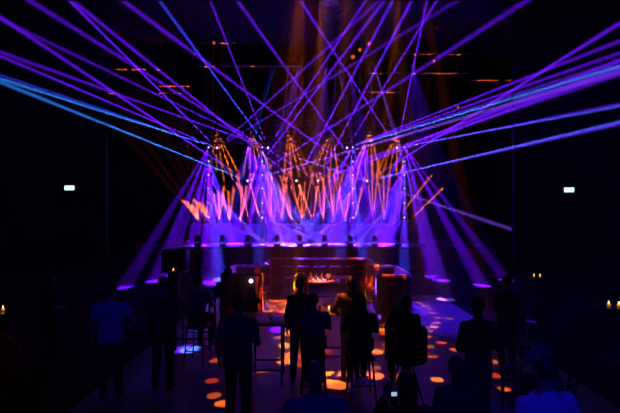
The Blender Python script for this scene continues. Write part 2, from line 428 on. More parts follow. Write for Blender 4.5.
# ---- amber heads along the riser at the back of the stage, fanning up
_o = ['second', 'third', 'fourth', 'fifth', 'sixth', 'seventh', 'eighth', 'ninth', 'tenth']
ORD = ['leftmost of the row']+[o+' from the left end of the row' for o in _o]+[o+' from the right end of the row' for o in reversed(_o)]+['rightmost of the row']
FX = [199, 210, 219.5, 229.5, 240, 250, 260.5, 271, 281.5, 292, 302.5, 313, 323.5, 334, 344.5, 355, 373, 384.5, 396, 409]
tag(MB().box((P(304, 0, 25.5).x, 25.6, 1.2+.575), (14.0, .5, 1.15), bev=.02).build('stage_riser', M['riser']), 'long low riser block across the back of the stage under the amber lamps', 'riser')
for i, x in enumerate(FX):
    p = P(x, 221, 25.5)
    if i < 2: tg = [(x-14+4*j, 203+2*j, 29.5) for j in range(4)]; k = 1.5
    elif i < 4: tg = [(x-6+5*j, 198-3*j, 29.5) for j in range(3)]; k = 1.3
    elif i < 16: tg = [(x+rng.uniform(-14, 14), rng.uniform(176, 192), 29.6) for j in range(5 if 8 <= i <= 13 else 4)]; k = 1.3
    elif i < 18: tg = [(x-7+6*j, 168+6*(i-16)*2, 29.5) for j in range(3)]; k = 1.2
    else: tg = [(x+30, 182+10*(i-18), 29.0)]; k = 1.3
    aim = tg[len(tg)//2]
    t = moving_head(p, P(*aim), M['lenso'], 'floor_spotlight', 'small amber lamp on the stage riser, '+ORD[i], 'stage light', 'amber lamps on the stage riser', .5, 1)
    for a in tg: beam(p, P(a[0], a[1], 27.45), 3.2 if i >= 4 else 5.5, k*2.8, SA if 4 <= i < 16 else OR, off=.09, blend=1)

# ---- dark moving heads at the stage lip
for i, x in enumerate((198, 222.5, 248, 277, 300, 324.5, 350, 374.5, 398.5, 423)):
    p = P(x, 241, 22.35); p.z = 1.2+.345*1.25
    moving_head(p, p+Vector((0, .3, 1)), M['lensd'], 'moving_head_light', 'dark unlit moving head on the stage lip, '+('leftmost', 'second from left', 'third from left', 'fourth from left', 'fifth from left', 'fifth from right', 'fourth from right', 'third from right', 'second from right', 'rightmost')[i], 'stage light', 'unlit moving heads along the stage lip', 1.25, 1)

# ---- pattern projectors
# patterned projectors: every round hole throws its own narrow beam
def holes(src, pts, e, cols=(OR, (1, .22, .01), (1, .07, .003))):
    for i, (q, dg, k) in enumerate(pts):
        d = (q-Vector(src)).length
        spot(src, q, dg, e*k*(d/10)**2, cols[rng.randrange(len(cols))], .25, .12)
def onfloor(px, py, z=0): Y = F*(CH-z)/(py-HZ); return P(px, py, Y)
FD = []; GD = []
for r_ in range(6):
    for c_ in range(6):
        if rng.random() < .8: GD.append((262+c_*6+(r_ % 2)*3+rng.uniform(-1, 1), 294+r_*4.6+rng.uniform(-.6, .6), .95, rng.uniform(.7, 2.6)))
for x, y in ((363, 294), (370, 294), (378, 295), (365, 300), (372, 301), (327, 352), (419, 303), (425, 306), (429, 309.5), (434, 313), (437.5, 318), (437, 323), (434, 327), (449, 319), (424, 328), (429, 331),
             (420, 334), (427, 337), (385, 325), (384, 334), (386, 345)): FD.append((x, y, 1.0, rng.uniform(.5, 1.6)))
for x, y in ((418, 349), (430, 347), (441, 343), (455, 350), (395, 357), (375, 368), (376, 377), (394, 376), (437, 380), (432, 357), (291, 331), (293, 340), (285, 347), (295, 355), (283, 359), (299, 365), (329, 372), (337, 382), (329, 384), (345, 374), (306, 352), (279, 338), (320, 360),
             (215, 361), (212, 381), (214, 396), (222, 404), (494, 343), (500, 349), (494, 362), (496, 376), (504, 390), (470, 395), (262, 372)): FD.append((x, y, 1.4, rng.uniform(.5, 1.6)))
gobo((-.1, 9.3, 9.6), onfloor(279, 306), 11, 1.05e5, (1, .22, .005), (1, .06, .003), 52, .34, 2.4, base=.0)
gobo((2.2, 9.3, 9.6), onfloor(369, 298), 5, 1.0e5, (1, .22, .005), (1, .06, .003), 52, .34, 4.4, base=.0)
BIG = ((291, 334, 2.2), (288, 346, 2.4), (293, 356, 2.2), (285, 362, 1.8), (333, 377, 2.6), (338, 384, 2.6), (328, 372, 2.0), (374, 376, 2.0), (376, 352, 1.8), (384, 330, 1.8))
holes((1.0, 8.5, 13.8), [(onfloor(x, y), w*.8, 1.5) for x, y, w in BIG], 1.5e4, ((1, .30, .01), (1, .22, .01), (1, .16, .02)))
holes((1.0, 8.5, 13.8), [(onfloor(x, y), dg*.72, k) for x, y, dg, k in FD], 1.25e4)
for x, y, z, Y in ((235, 270, 1.1, 13), (241, 272, 1.1, 12.7), (258, 266, 1.1, 14.3), (262.5, 268, 1.1, 14), (385, 276, 1.12, 12.2), (392, 276, 1.12, 12.2), (403, 276, 1.12, 12.2), (405.5, 270, 1.1, 13.2), (336, 258.6, 1.13, 16.8), (352, 259, 1.13, 16.8), (360, 259, 1.13, 16.8)):
    holes((1.0, 8.5, 13.8), [(P(x, y, Y), .8, .45)], 2.2e4)
# pipes added under the ceiling to catch the orange dots of light
def pipe(x0, x1, py, Y, label, r=.07):
    a, b = P(x0, py, Y), P(x1, py, Y); L = b.x-a.x
    t = thing('dot_catcher_pipe', a, 0, label, 'pipe', 'pipes added to catch the orange dots')
    MB().cone((0, 0, 0), (L, 0, 0), r, r, 14).build('pipe_run', M['pipe'], t)
    for f in (.1, .9): MB().cone((L*f, 0, r*.9), (L*f, 0, 14.5-a.z), .006, .006, 5).build('hanging_cable', M['steel'], t)
PIPES = [(60, 190, 93, 25.6, 'added light-catching pipe at the left dotted with orange, lowest', [82, 88, 95, 107, 112, 160, 166, 174, 180]),
 (150, 192, 86, 26.1, 'short added light-catching pipe left of the stage with a dense orange cluster', [161, 164, 168, 171, 175, 183, 188]),
 (96, 164, 69, 25.6, 'added light-catching pipe at the left dotted with orange, upper one', [104, 119, 125, 133, 138, 144, 158]),
 (196, 300, 66, 26.1, 'added light-catching pipe dotted with orange left of the chandelier', [206, 214, 253, 262, 290]),
 (200, 236, 43, 25.2, 'short added light-catching pipe with one bright orange spot', [214, 223, 227]),
 (366, 468, 73, 25.6, 'added light-catching pipe right of centre with a row of orange dots', [373, 382, 414, 425, 434, 439, 445, 450, 456]),
 (366, 400, 92, 26.1, 'short added light-catching pipe with orange dots above the right amber spotlights', [373, 378, 382, 388, 392]),
 (470, 528, 80, 25.4, 'added light-catching pipe at the right, low row of orange dots', [479, 484, 490, 496, 509, 516, 521]),
 (405, 470, 54, 25.2, 'added light-catching pipe at the right, upper row of orange dots', [415, 423, 429, 433, 451, 459])]
for x0, x1, py, Y, lb, dots in PIPES:
    pipe(x0, x1, py, Y, lb)
    holes((-5.5 if x1 < 310 else 5.5, 22.7, 1.9), [(P(x, py, Y), rng.uniform(.8, 1.5), rng.uniform(.3, 1.3)) for x in dots], 3.4e4, (OR, (1, .09, .003)))
for x, y, sz, w in ((352, 57, 1.5, 'lowest of the three glowing stand-ins for big orange light spots above the stage'), (359, 50, 1.3, 'middle of the three glowing stand-ins for big orange light spots above the stage'), (368, 44, 1.3, 'highest of the three glowing stand-ins for big orange light spots above the stage'),
                    (214, 43, 1.1, 'glowing stand-in for a bright orange light spot high at the upper left'), (457, 107, .9, 'glowing stand-in for a small orange light spot high at the right above the violet beams'), (433, 61, 1.1, 'glowing stand-in for an orange light spot among the dots at the upper right')):
    p = P(x, y, 24.6)
    t = moving_head(p, p+Vector((.25, -1, -.35)), M['lensc'], 'light_spot_stand_in', w, 'stage light', 'glowing stand-ins for high orange light spots', sz, -1)  # glowing head stands in for an orange spot of light
    MB().cone((0, 0, .3*sz), (0, 0, 14.5-p.z), .012, .012, 8).build('drop_pole', M['black'], t)
# added saturated fill over the stage from the upper truss and violet pools on the floor
for x in (-3.6, 3.2):
    spot((x, 24.0, 7.0), (x*.8, 26.5, 1.2), 66, 22000, (.07, .002, 1), .8, .1)
spot((4.5, 18.2, 9.7), (3.9, 12.0, 0), 19, 9e3, (.05, .006, 1), .7)
spot((0, 18.2, 9.7), (.2, 11.5, 0), 18, 9e2, (.45, .01, .4), .7)
spot((0, 12, 9.7), (.6, 17.6, .6), 38, 5e2, (.7, .02, .08), .8)
beam((0, 25, 3), P(328, 20, 15.5), 3.0, .3, LI)  # added beam that lights the chandelier beads
# beams that land on things in the room
for q, dg, k, c in ((P(445, 297, 14.2), 3.4, 11, LI), (P(268, 263, 15.1), 1.6, 4.5, LI), (P(377, 281, 12.3), 1.6, 4.0, LI), (P(280, 309, 10.8), 2.2, 2.5, VI), (P(208, 288, 10), 1.8, 2.6, CY), (P(385, 303, 12.0), 2.0, 2.5, VI), (P(195, 315, 9.5), 2.0, 2.4, VI), (P(523, 307, 11.5), 1.3, 2.0, VI), (P(157, 251, 19), 1.2, 1.0, BL)):
    beam((q.x*.6, 18.3, 9.7), q, dg, k*.065, c, off=.0)
for q, dg, k in ((Vector((.4, 16.2, 1)), 17, .2), (Vector((-2.1, 13.6, 1)), 11, .20), (Vector((2.6, 13.4, 1)), 10, .22)):
    beam((q.x*.5+.5, 19.2, 9.7), q, dg, k, (.16, .02, 1), off=.0, blend=.5)  # added violet spots that brighten the booth top edges
for q in (P(245, 266, 14), P(300, 259, 16.8), P(360, 259, 16.8), P(386, 266, 14.6), P(320, 279, 13.4)):
    beam((q.x*.6+1, 18.4, 9.7), q, 3.2, .09, LI, off=.0)  # more added spots for glints on the booth and table edges
beam((.3, 12.4, 9.7), (.33, 13.4, .85), 6.0, .13, OR, off=.0)  # added amber spot standing in for candle glow on the bottle table
beam((.2, 8.6, 9.7), (.25, 8.05, 1.05), 3.2, .04, OR, off=.0)  # added amber spot that brightens the glasses on the high table
# added lamps behind the camera: faint blue fill, then spots on single people
spot((2, -3, 9), (1, 4.5, 1), 74, 12, (.04, .03, 1), .8, .0, .3)
for q, dg, e in ((P(546, 405, 3.3), 13, 1500), (P(316, 405, 3.3), 13, 330), (P(111, 330, 6.6), 9, 900), (P(236, 345, 5.6), 10, 330), (P(548, 350, 5.6), 9, 330), (P(6, 365, 5.9), 10, 200), (P(198, 305, 8.1), 8, 500), (P(313, 325, 6.5), 7, 420)):
    spot((q.x*.3, -4, 8.5), q, dg, e, (.012, .008, 1) if q.x > -4 else (.4, .01, .1), .7, .0, .1)

# ------------------------------------------------------------------ exit signs
for x, y, lb in ((70, 188, 'glowing pale green exit sign on the dark wall left of the stage'), (568.5, 190, 'glowing pale green exit sign on the dark wall right of the stage')):
    p = P(x, y, 20.93)
    t = thing('exit_sign', p, 0, lb, 'exit sign')
    MB().box((0, 0, 0), (.52, .1, .25), bev=.008).build('housing', M['black'], t)
    pn = MB().box((0, -.056, 0), (.48, .012, .21)).build('panel', M['exitp'], t)
    g = MB().box((.12, -.064, 0), (.10, .004, .15)).ell((-.05, -.064, .065), (.014, .003, .014)).box((-.05, -.064, .02), (.022, .004, .07), (0, .3, 0)).box((-.07, -.064, -.04), (.016, .004, .08), (0, .6, 0)).box((-.03, -.064, -.04), (.016, .004, .08), (0, -.5, 0)).box((-.16, -.064, 0), (.05, .004, .015))
    g.build('pictogram', M['exitg'], pn, False)

# ------------------------------------------------------------------ chandelier ring
def chandelier(c, r, label, h=.25):
    t = thing('ring_chandelier', c, 0, label, 'chandelier')
    n = 40
    MB().tube([(r*math.cos(2*PI*i/n), r*math.sin(2*PI*i/n), 0) for i in range(n+1)], .03).build('ring', M['steel'], t)
    b = MB()
    for i in range(90):
        a = 2*PI*i/90
        for k in range(3): b.ell((r*math.cos(a), r*math.sin(a), -.07-.08*k+.03*(i % 2)), .022, u=6, v=5)
    o = b.build('crystal_beads', M['crystal'], t); o['kind'] = 'stuff'
    for i in range(3):
        a = 2*PI*i/3; MB().cone((r*math.cos(a), r*math.sin(a), 0), (0, 0, 14.5-c[2]), .006, .006, 5).build('hanging_cable', M['steel'], t)
    return t
chandelier(P(328, 8, 15.5), .62, 'beaded ring chandelier hanging below the ceiling where violet beams meet')

# ------------------------------------------------------------------ booths
def rpath(W, D, r=.45, n=7):
    pts = [(-W/2, 0), (-W/2, D*.5)]
    for i in range(n+1): a = PI-PI/2*i/n; pts.append((-W/2+r+r*math.cos(a), D-r+r*math.sin(a)))
    for f in (.33, .66): pts.append((-W/2+r+(W-2*r)*f, D))
    for i in range(n+1): a = PI/2-PI/2*i/n; pts.append((W/2-r+r*math.cos(a), D-r+r*math.sin(a)))
    pts += [(W/2, D*.5), (W/2, 0)]
    return pts
def rsec(u0, u1, z0, z1, b=.04):
    return [(u0, z0), (u1, z0), (u1, z1-b), (u1-(b if u1 > u0 else -b), z1), (u0+(b if u1 > u0 else -b), z1), (u0, z1-b)]
def booth(loc, rz, W, D, H, label):
    t = thing('booth_sofa', loc, rz, label, 'booth sofa', 'velvet booth sofas')
    p = rpath(W, D)
    MB().sweep(p, rsec(0, -.20, 0, H, .05)).build('backrest', M['velvet'], t)
    MB().sweep(p, rsec(-.20, -.72, .04, .32, .02)).build('seat_base', M['chair'], t)
    MB().sweep(p, rsec(-.21, -.76, .325, .47, .05)).build('seat_cushion', M['cushion'], t)
    pp = MB(); off = []
    for i, q in enumerate(p):
        a = Vector(p[max(i-1, 0)]); b = Vector(p[min(i+1, len(p)-1)]); tt = (b-a).normalized(); nn = Vector((-tt.y, tt.x))
        off.append((q[0]-nn.x*.1, q[1]-nn.y*.1, H+.012))
    pp.tube(off, .022, 8).build('lit_top_edge', M['lit_edge'], t)  # pale tube added for the lit line along the booth top
    # cushions leaning on the inside of the back
    nb = max(2, int((W-1.0)/.55))
    for i in range(nb):
        x = -W/2+.5+(W-1.0)*(i+.5)/nb
        bc = MB().box((x, D-.30, .655), (.50, .14, .36), (-.12, 0, 0), bev=.05).build('back_cushion', M['cushion'], t)
        MB().cone((x-.22, D-.29, .845), (x+.22, D-.29, .845), .016, .016, 8).build('lit_cushion_edge', M['lit_edge'], bc)  # pale tube added so the cushion tops show a lit line
    return t
booth((.37, 14.9, 0), 0, 4.2, 1.95, 1.13, 'wide central red velvet booth sofa facing the seating, in front of the stage')
booth((1.95, 13.35, 0), -PI/2, 2.5, 1.15, 1.12, 'red velvet booth sofa right of centre, its back wall towards the bar stools')
booth((-1.42, 13.5, 0), PI/2, 2.3, 1.35, 1.12, 'red velvet booth sofa left of centre beside the bright white lamp')

# ------------------------------------------------------------------ furniture makers
def legs4(t, w, d, z, r, splay=.05, m='black'):
    for sx in (-1, 1):
        for sy in (-1, 1):
            MB().cone((sx*(w+splay), sy*(d+splay), 0), (sx*w, sy*d, z), r*.8, r, 8).build('leg', M[m], t)
def bar_stool(loc, rz, label, h=.75):
    t = thing('bar_stool', loc, rz, label, 'bar stool', 'bar stools')
    MB().box((0, 0, h-.03), (.38, .38, .06), bev=.025).build('seat', M['chair'], t)
    bk = MB().sweep([(.19*math.cos(a), .02-.19*math.sin(a)) for a in [PI*i/12 for i in range(13)]], [(0, h+.09), (.02, h+.09), (.02, h+.27), (0, h+.27)])
    bk.box((-.12, -.14, h+.05), (.025, .025, .13)).box((.12, -.14, h+.05), (.025, .025, .13)).build('backrest', M['chair'], t)
    legs4(t, .15, .15, h-.05, .015)
    z = .28; a = .15+.05*(1-z/h)
    MB().tube([(a, a, z), (-a, a, z), (-a, -a, z), (a, -a, z), (a, a, z)], .01).build('footrest', M['black'], t)
    return t
def tub_stool(loc, rz, label, h=.78):
    t = thing('tub_stool', loc, rz, label, 'bar stool')
    MB().loft([((0, 0, h-.14), .10, .10), ((0, 0, h-.12), .18, .18), ((0, 0, h-.04), .25, .25), ((0, 0, h), .27, .27)]).build('seat', M['chair'], t)
    pts = [(.285*math.cos(a), -.285*math.sin(a)) for a in [-.35+(PI+.7)*i/20 for i in range(21)]]
    MB().sweep(pts, [(0, h-.06), (.035, h-.06), (.035, h+.40), (.017, h+.42), (0, h+.40)]).build('backrest', M['chair'], t)
    legs4(t, .07, .07, h-.12, .014, .15)
    z = .27; a = .07+.15*(1-z/h)
    MB().tube([(a, a, z), (-a, a, z), (-a, -a, z), (a, -a, z), (a, a, z)], .009).build('footrest', M['black'], t)
    return t
def chair(loc, rz, label, grp='side chairs'):
    t = thing('side_chair', loc, rz, label, 'chair', grp)
    MB().box((0, 0, .45), (.42, .42, .05), bev=.02).build('seat', M['chair'], t)
    legs4(t, .17, .17, .43, .016, .02)
    for sx in (-1, 1): MB().cone((sx*.19, -.2, .45), (sx*.18, -.27, .92), .016, .013, 8).build('back_post', M['black'], t)
    for k in range(4): MB().box((0, -.215-.018*k, .56+.11*k), (.36, .015, .045), (.12, 0, 0)).build('back_slat', M['wood'], t)
    return t
def high_table(loc, rz, label, w=.8, d=.7, h=1.05):
    t = thing('high_table', loc, rz, label, 'table', 'high tables')
    MB().box((0, 0, h-.02), (w, d, .04), bev=.008).build('tabletop', M['wood'], t)
    a, b = w/2-.04, d/2-.04
    for sx in (-1, 1):
        for sy in (-1, 1): MB().box((sx*a, sy*b, (h-.04)/2), (.035, .035, h-.04)).build('leg', M['black'], t, False)
    for z in (.25,):
        for sy in (-1, 1): MB().box((0, sy*b, z), (2*a, .03, .03)).build('rail', M['black'], t, False)
        for sx in (-1, 1): MB().box((sx*a, 0, z), (.03, 2*b, .03)).build('rail', M['black'], t, False)
    return t
def pedestal(loc, label, r=.35, h=1.05):
    t = thing('pedestal_table', loc, 0, label, 'table', 'round pedestal tables')
    MB().lathe([(r-.02, h-.035), (r, h-.025), (r, h-.008), (r-.01, h)], n=32).build('tabletop', M['wood'], t)
    MB().cone((0, 0, .03), (0, 0, h-.035), .035, .03, 14).build('column', M['black'], t)
    MB().lathe([(.24, 0), (.24, .012), (.05, .035)], n=28).build('base', M['black'], t)
    return t
def tumbler(loc, label, grp, drink=None):
    t = thing('tumbler_glass', loc, 0, label, 'glass', grp)
    MB().lathe([(.028, 0), (.034, .10), (.036, .11), (.033, .11), (.031, .10), (.026, .012)], n=16).build('glass_body', M['glass'], t)
    MB().lathe([(.0255, .013), (.0295, .07)], n=16).build('drink', drink or M['amber'], t)
    return t
def wine(loc, label, grp):
    t = thing('stem_glass', loc, 0, label, 'glass', grp)
    MB().lathe([(.033, 0), (.03, .004), (.005, .01), (.004, .09), (.02, .10), (.036, .13), (.036, .16), (.028, .20), (.026, .20), (.033, .16), (.033, .133), (.003, .105)], n=16).build('glass_body', M['glass'], t)
    MB().lathe([(.008, .107), (.031, .132), (.031, .15)], n=16).build('drink', M['amber'], t)
    return t
def bottle(loc, label, grp, m='amber'):
    t = thing('liquor_bottle', loc, 0, label, 'bottle', grp)
    MB().lathe([(.03, 0), (.037, .005), (.038, .17), (.034, .20), (.014, .235), (.013, .285)], n=18).build('body', M[m], t)
    MB().lathe([(.0385, .05), (.0388, .051), (.0388, .13), (.0385, .131)], n=18).build('label', M['label'], t)
    MB().lathe([(.015, .283), (.015, .305)], n=14).build('cap', M['black'], t)
    return t
def bucket(loc, label):
    t = thing('ice_bucket', loc, 0, label, 'ice bucket')
    MB().lathe([(.075, 0), (.08, .005), (.105, .2), (.11, .205), (.10, .2), (.075, .01)], n=24).build('bucket_body', M['ice'], t)
    MB().lathe([(.07, .02), (.097, .17)], n=20).build('ice', M['glass'], t)
    return t
def candle(loc, label, grp, e=3.0):
    t = thing('candle_glass', loc, 0, label, 'candle', grp)
    MB().lathe([(.036, 0), (.04, .1), (.037, .1), (.033, .008)], n=18).build('glass_cup', M['glass'], t)
    MB().lathe([(.03, .009), (.03, .05)], n=16).build('wax', M['wax'], t)
    MB().lathe([(.002, .05), (.011, .066), (.008, .085), (.001, .11)], n=12).build('flame', M['flame'], t)
    return t

# centre: low console with bottles in front of the booth
def console(loc, w, d, h, label):
    t = thing('low_table', loc, 0, label, 'table')
    MB().box((0, 0, h-.025), (w, d, .05), bev=.01).build('tabletop', M['lit_edge'], t)
    for sx in (-1, 1):
        for sy in (-1, 1): MB().box((sx*(w/2-.04), sy*(d/2-.04), (h-.05)/2), (.05, .05, h-.05)).build('leg', M['wood'], t, False)
    MB().box((0, 0, .3), (w-.12, d-.1, .03)).build('shelf', M['wood'], t, False)
    return t
TZ = .78
console((.30, 13.4, 0), 1.35, .7, TZ, 'bottle table with pale top in front of the central booth')
G1 = 'bottles on the central bottle table'
bl = ('amber bottle at the left end of the central bottle table', 'tall amber bottle left of the candles on the central table', 'green bottle among the candles on the central table', 'amber bottle right of the green one on the central table', 'amber bottle at the right end of the central table')
for i, (x, y, m) in enumerate(((-.2, 13.45, 'amber'), (.02, 13.5, 'amber'), (.2, 13.55, 'green'), (.38, 13.5, 'amber'), (.8, 13.5, 'amber'))):
    bottle((x, y, TZ), bl[i], G1, m)
for i, (x, y) in enumerate(((-.08, 13.25), (.1, 13.2), (.25, 13.28), (.42, 13.22))):
    candle((x, y, TZ), ('leftmost', 'second', 'third', 'rightmost')[i]+' of the four candles on the central bottle table', 'candles on the central table', 16)
for i, (x, y) in enumerate(((.56, 13.25), (.66, 13.38), (-.28, 13.2))):
    tumbler((x, y, TZ), ('tumbler beside the rightmost candle on the central table', 'tumbler behind the other at the right of the central table', 'tumbler at the front left corner of the central table')[i], 'tumblers on the central table')
bucket((.62, 13.58, TZ), 'steel ice bucket at the back of the central bottle table')
# arched chair left of the table
def arch_chair(loc, rz, label):
    t = thing('arched_chair', loc, rz, label, 'chair')
    MB().box((0, 0, .44), (.46, .46, .1), bev=.03).build('seat', M['cushion'], t)
    pts = [(-.21, 0)]+[(-.21*math.cos(PI*i/12), .0+.21*math.sin(PI*i/12)) for i in range(13)]+[(.21, 0)]
    fr = [(x, -.2, .95+z if i not in (0, 14) else .1) for i, (x, z) in enumerate(pts)]
    MB().tube(fr, .022).build('back_frame', M['lit_edge'], t)
    MB().box((0, -.19, .72), (.36, .05, .56), bev=.02).ell((0, -.19, .98), (.18, .025, .16)).build('backrest', M['cushion'], t)
    legs4(t, .18, .18, .4, .018, .02, 'wood')
    return t
arch_chair((-.27, 12.6, 0), 0, 'arch-backed chair with pale frame at the left of the bottle table')

# bright lamp inside the left booth
t = thing('wall_lamp', P(251, 281, 12.22), 0, 'small bright white globe lamp on the outside of the left booth', 'lamp')
MB().ell((0, 0, 0), .062).build('globe', M['lamp'], t); MB().cone((0, .05, 0), (0, .13, 0), .02, .045).build('wall_mount', M['black'], t)

# bar station left
t = thing('drinks_station', (P(175, 0, 14).x, 14, 0), 0, 'tall dark drinks station with a box on top, left before the stage', 'drinks station')
MB().box((0, 0, 1.0), (.86, .6, .05), bev=.01).build('counter', M['lit_edge'], t)
MB().box((0, .05, 1.39), (.82, .45, .72), bev=.02).build('display_box', M['black'], t)
MB().box((-.06, .1, .49), (.34, .34, .97), bev=.01).build('column', M['skirt'], t)
MB().box((0, 0, .02), (.7, .5, .04)).build('base', M['black'], t)
candle((P(176, 0, 14).x-.0, 13.72, 1.025), 'single candle burning at the front edge of the drinks station', 'other candles', 8)

# ------------------------------------------------------------------ people
def person(px, ytop, Y, rz, label, shirt='blacksh', pose='stand', H=1.75, seat=.75, arms=('down', 'down'), hair='hair', long=False, wide=1.0, bald=False, lean=0.0, turn=0.0, skirt=False):
    k = H/1.75
    x = P(px, 0, Y).x
    t = thing('person', (x, Y, 0), rz, label, 'person')
    dz = 0 if pose == 'stand' else (seat+.09)/k-.93
    def J(a, b, c):          # torso joint with lean about the hip
        c0 = .93
        a2, b2, c2 = a, b+(c-c0)*math.sin(lean), c0+(c-c0)*math.cos(lean)
        return Vector((a2*k*(wide if abs(a) > .1 else 1), b2*k, (c2+dz)*k))
    hip = [J(s*.085, 0, .90) for s in (-1, 1)]
    sh = [J(s*.168, 0, 1.395) for s in (-1, 1)]
    el, ha = [], []
    for i, s in enumerate((-1, 1)):
        m = arms[i]
        E, Hn = {'down': ((.235, -.03, 1.13), (.25, .06, .88)), 'bent': ((.25, -.04, 1.14), (.14, .20, 1.10)), 'out': ((.30, .0, 1.16), (.22, .22, 1.05)),
                 'hip': ((.34, -.08, 1.17), (.19, .04, 1.02)), 'raise': ((.25, .16, 1.22), (.13, .22, 1.47)), 'table': ((.24, .13, 1.16), (.15, .40, 1.13)), 'reach': ((.33, .18, 1.22), (.42, .44, 1.14))}[m]
        el.append(J(s*E[0], E[1], E[2])); ha.append(J(s*Hn[0], Hn[1], Hn[2]))
    if pose == 'stand':
        kn = [Vector((s*.10, .02, .49))*k for s in (-1, 1)]; an = [Vector((s*.115, -.02, .09))*k for s in (-1, 1)]
    else:
        fz = max(.09, (seat-.44)/k) if seat > .6 else .09
        kn = [Vector((s*.13*k, .40*k, seat+.055)) for s in (-1, 1)]; an = [Vector((s*.12*k, .36*k, fz*k+.0)) for s in (-1, 1)]
    hc = J(0, .02, 1.635); nk = J(0, -.005, 1.50)
    def torso(mb, g, z0=.84, z1=1.5):
        rr = [(.84, .150, .105), (.92, .162, .115), (1.0, .150, .105), (1.08, .140, .098), (1.18, .150, .105), (1.30, .172, .115), (1.38, .170, .105), (1.43, .14, .085), (1.47, .085, .065), (1.50, .056, .055)]
        mb.loft([(J(0, 0, z), (a*wide)*k+g, b*k+g) for z, a, b in rr if z0-.001 <= z <= z1+.001])
        for s_ in sh: mb.ell(s_-Vector((0, 0, .005)), .056*k+g)
        return mb
    b = MB(); torso(b, 0)
    b.cone(J(0, -.01, 1.42), J(0, .0, 1.56), .058*k, .052*k)
    b.ell(hc+Vector((0, 0, .015))*k, (.074*k, .094*k, .105*k)); b.ell(hc+Vector((0, .02, -.05))*k, (.058*k, .068*k, .07*k))
    b.ell(hc+Vector((0, .10, -.015))*k, (.012, .018, .022)); b.ell(hc+Vector((0, .075, .03))*k, (.05, .02, .01)); b.ell(hc+Vector((0, .083, -.055))*k, (.024, .012, .009))
    for s in (-1, 1): b.ell(hc+Vector((s*.078, -.005, -.005))*k, (.010, .020, .030))
    for i, s in enumerate((-1, 1)):
        b.cap(sh[i], el[i], .048*k, .040*k); b.cap(el[i], ha[i], .040*k, .027*k)
        d = (ha[i]-el[i]).normalized(); side = d.cross(Vector((0, 0, 1)))
        side = side.normalized() if side.length > .2 else Vector((0, 1, 0))
        if pose == 'stand' and arms[i] == 'down': side = Vector((0, 1, 0))
        c0 = ha[i]; c1 = c0+d*.075*k; nrm = d.cross(side).normalized()
        for w_ in (-.02, 0, .02): b.cap(c0+side*w_*.7, c1+side*w_*1.3, .016*k, .014*k)
        for j, (w_, L) in enumerate(((-.036, .058), (-.012, .070), (.012, .066), (.035, .052))):
            r0 = c1+side*w_*k; m1 = r0+(d+side*w_*4)*L*.55*k+nrm*.008; m2 = m1+(d*.8+nrm*.7+side*w_*3)*L*.5*k
            b.cap(r0-d*.02, m1, .0092*k, .0088*k).cap(m1, m2, .0088*k, .0078*k)
        r0 = c0+d*.02*k-side*.02; m1 = r0+(d*.5-side*.8)*.042*k; b.cap(r0, m1, .0125*k, .0105*k).cap(m1, m1+(d*.9-side*.15)*.03*k, .010*k, .0088*k)
        b.cap(hip[i], kn[i], .080*k, .055*k); b.cap(kn[i], an[i], .052*k, .036*k)
        b.ell(an[i]+Vector((0, .06, -.045))*k, (.036*k, .11*k, .035*k)).cap(an[i], an[i]+Vector((0, .02, -.04))*k, .036*k, .035*k)
    b.fuse('body', M['skin'], t, .0105, 3)
    g = .014
    c = MB(); torso(c, g+.004, .92 if pose != 'stand' else .84, 1.47)
    full = shirt in ('blacksh', 'plum')
    for i in (0, 1):
        c.cone(sh[i], sh[i].lerp(el[i], 1 if full else .62), .050*k+g+.006, .043*k+g+.006); c.ell(sh[i], .050*k+g+.006)
        if full: c.ell(el[i], .043*k+g+.004).cone(el[i], el[i].lerp(ha[i], .9), .043*k+g, .030*k+g)
    c.cone(J(0, -.01, 1.44), J(0, -.012, 1.505), .068*k+g*.3, .060*k+g*.3)
    c.fuse('shirt', M[shirt], t, .013, 4)
    c = MB(); c.loft([(J(0, 0, z), a*k*wide+.010, bb*k+.010) for z, a, bb in ((.83, .145, .10), (.92, .160, .113), (1.0, .148, .103))])
    for i in (0, 1):
        c.cap(hip[i], kn[i], .080*k+.014, .058*k+.014); c.cone(kn[i], an[i]+(kn[i]-an[i])*.03, .058*k+.012, .046*k+.012)
    c.fuse('trousers', M['trouser'], t, .014, 4)
    for i in (0, 1):
        c = MB(); a = an[i]
        c.ell(a+Vector((0, .065, -.045))*k, (.047*k, .135*k, .042*k)).cone(a+Vector((0, 0, -.04))*k, a+Vector((0, -.005, .02))*k, .048*k, .046*k)
        c.box(a+Vector((0, .06, -.075))*k, (.088*k, .27*k, .022*k), bev=.006)
        c.fuse('shoe', M['shoe'], t, .014, 2)
    if not bald:
        c = MB()
        c.ell(hc+Vector((0, -.012, .030))*k, (.082*k, .098*k, .104*k))
        if long:
            c.ell(hc+Vector((0, -.065, -.06))*k, (.082*k, .05*k, .13*k)).ell(hc+Vector((0, -.085, -.17))*k, (.085*k, .035*k, .10*k))
        cuts = [(hc+Vector((0, .045, .03))*k, Vector((0, 1, -.75)))]
        if not long: cuts.append((hc+Vector((0, -.03, -.06))*k, Vector((0, .35, -1))))
        c.fuse('hair', M[hair], t, .010, 3, cuts)
    return t

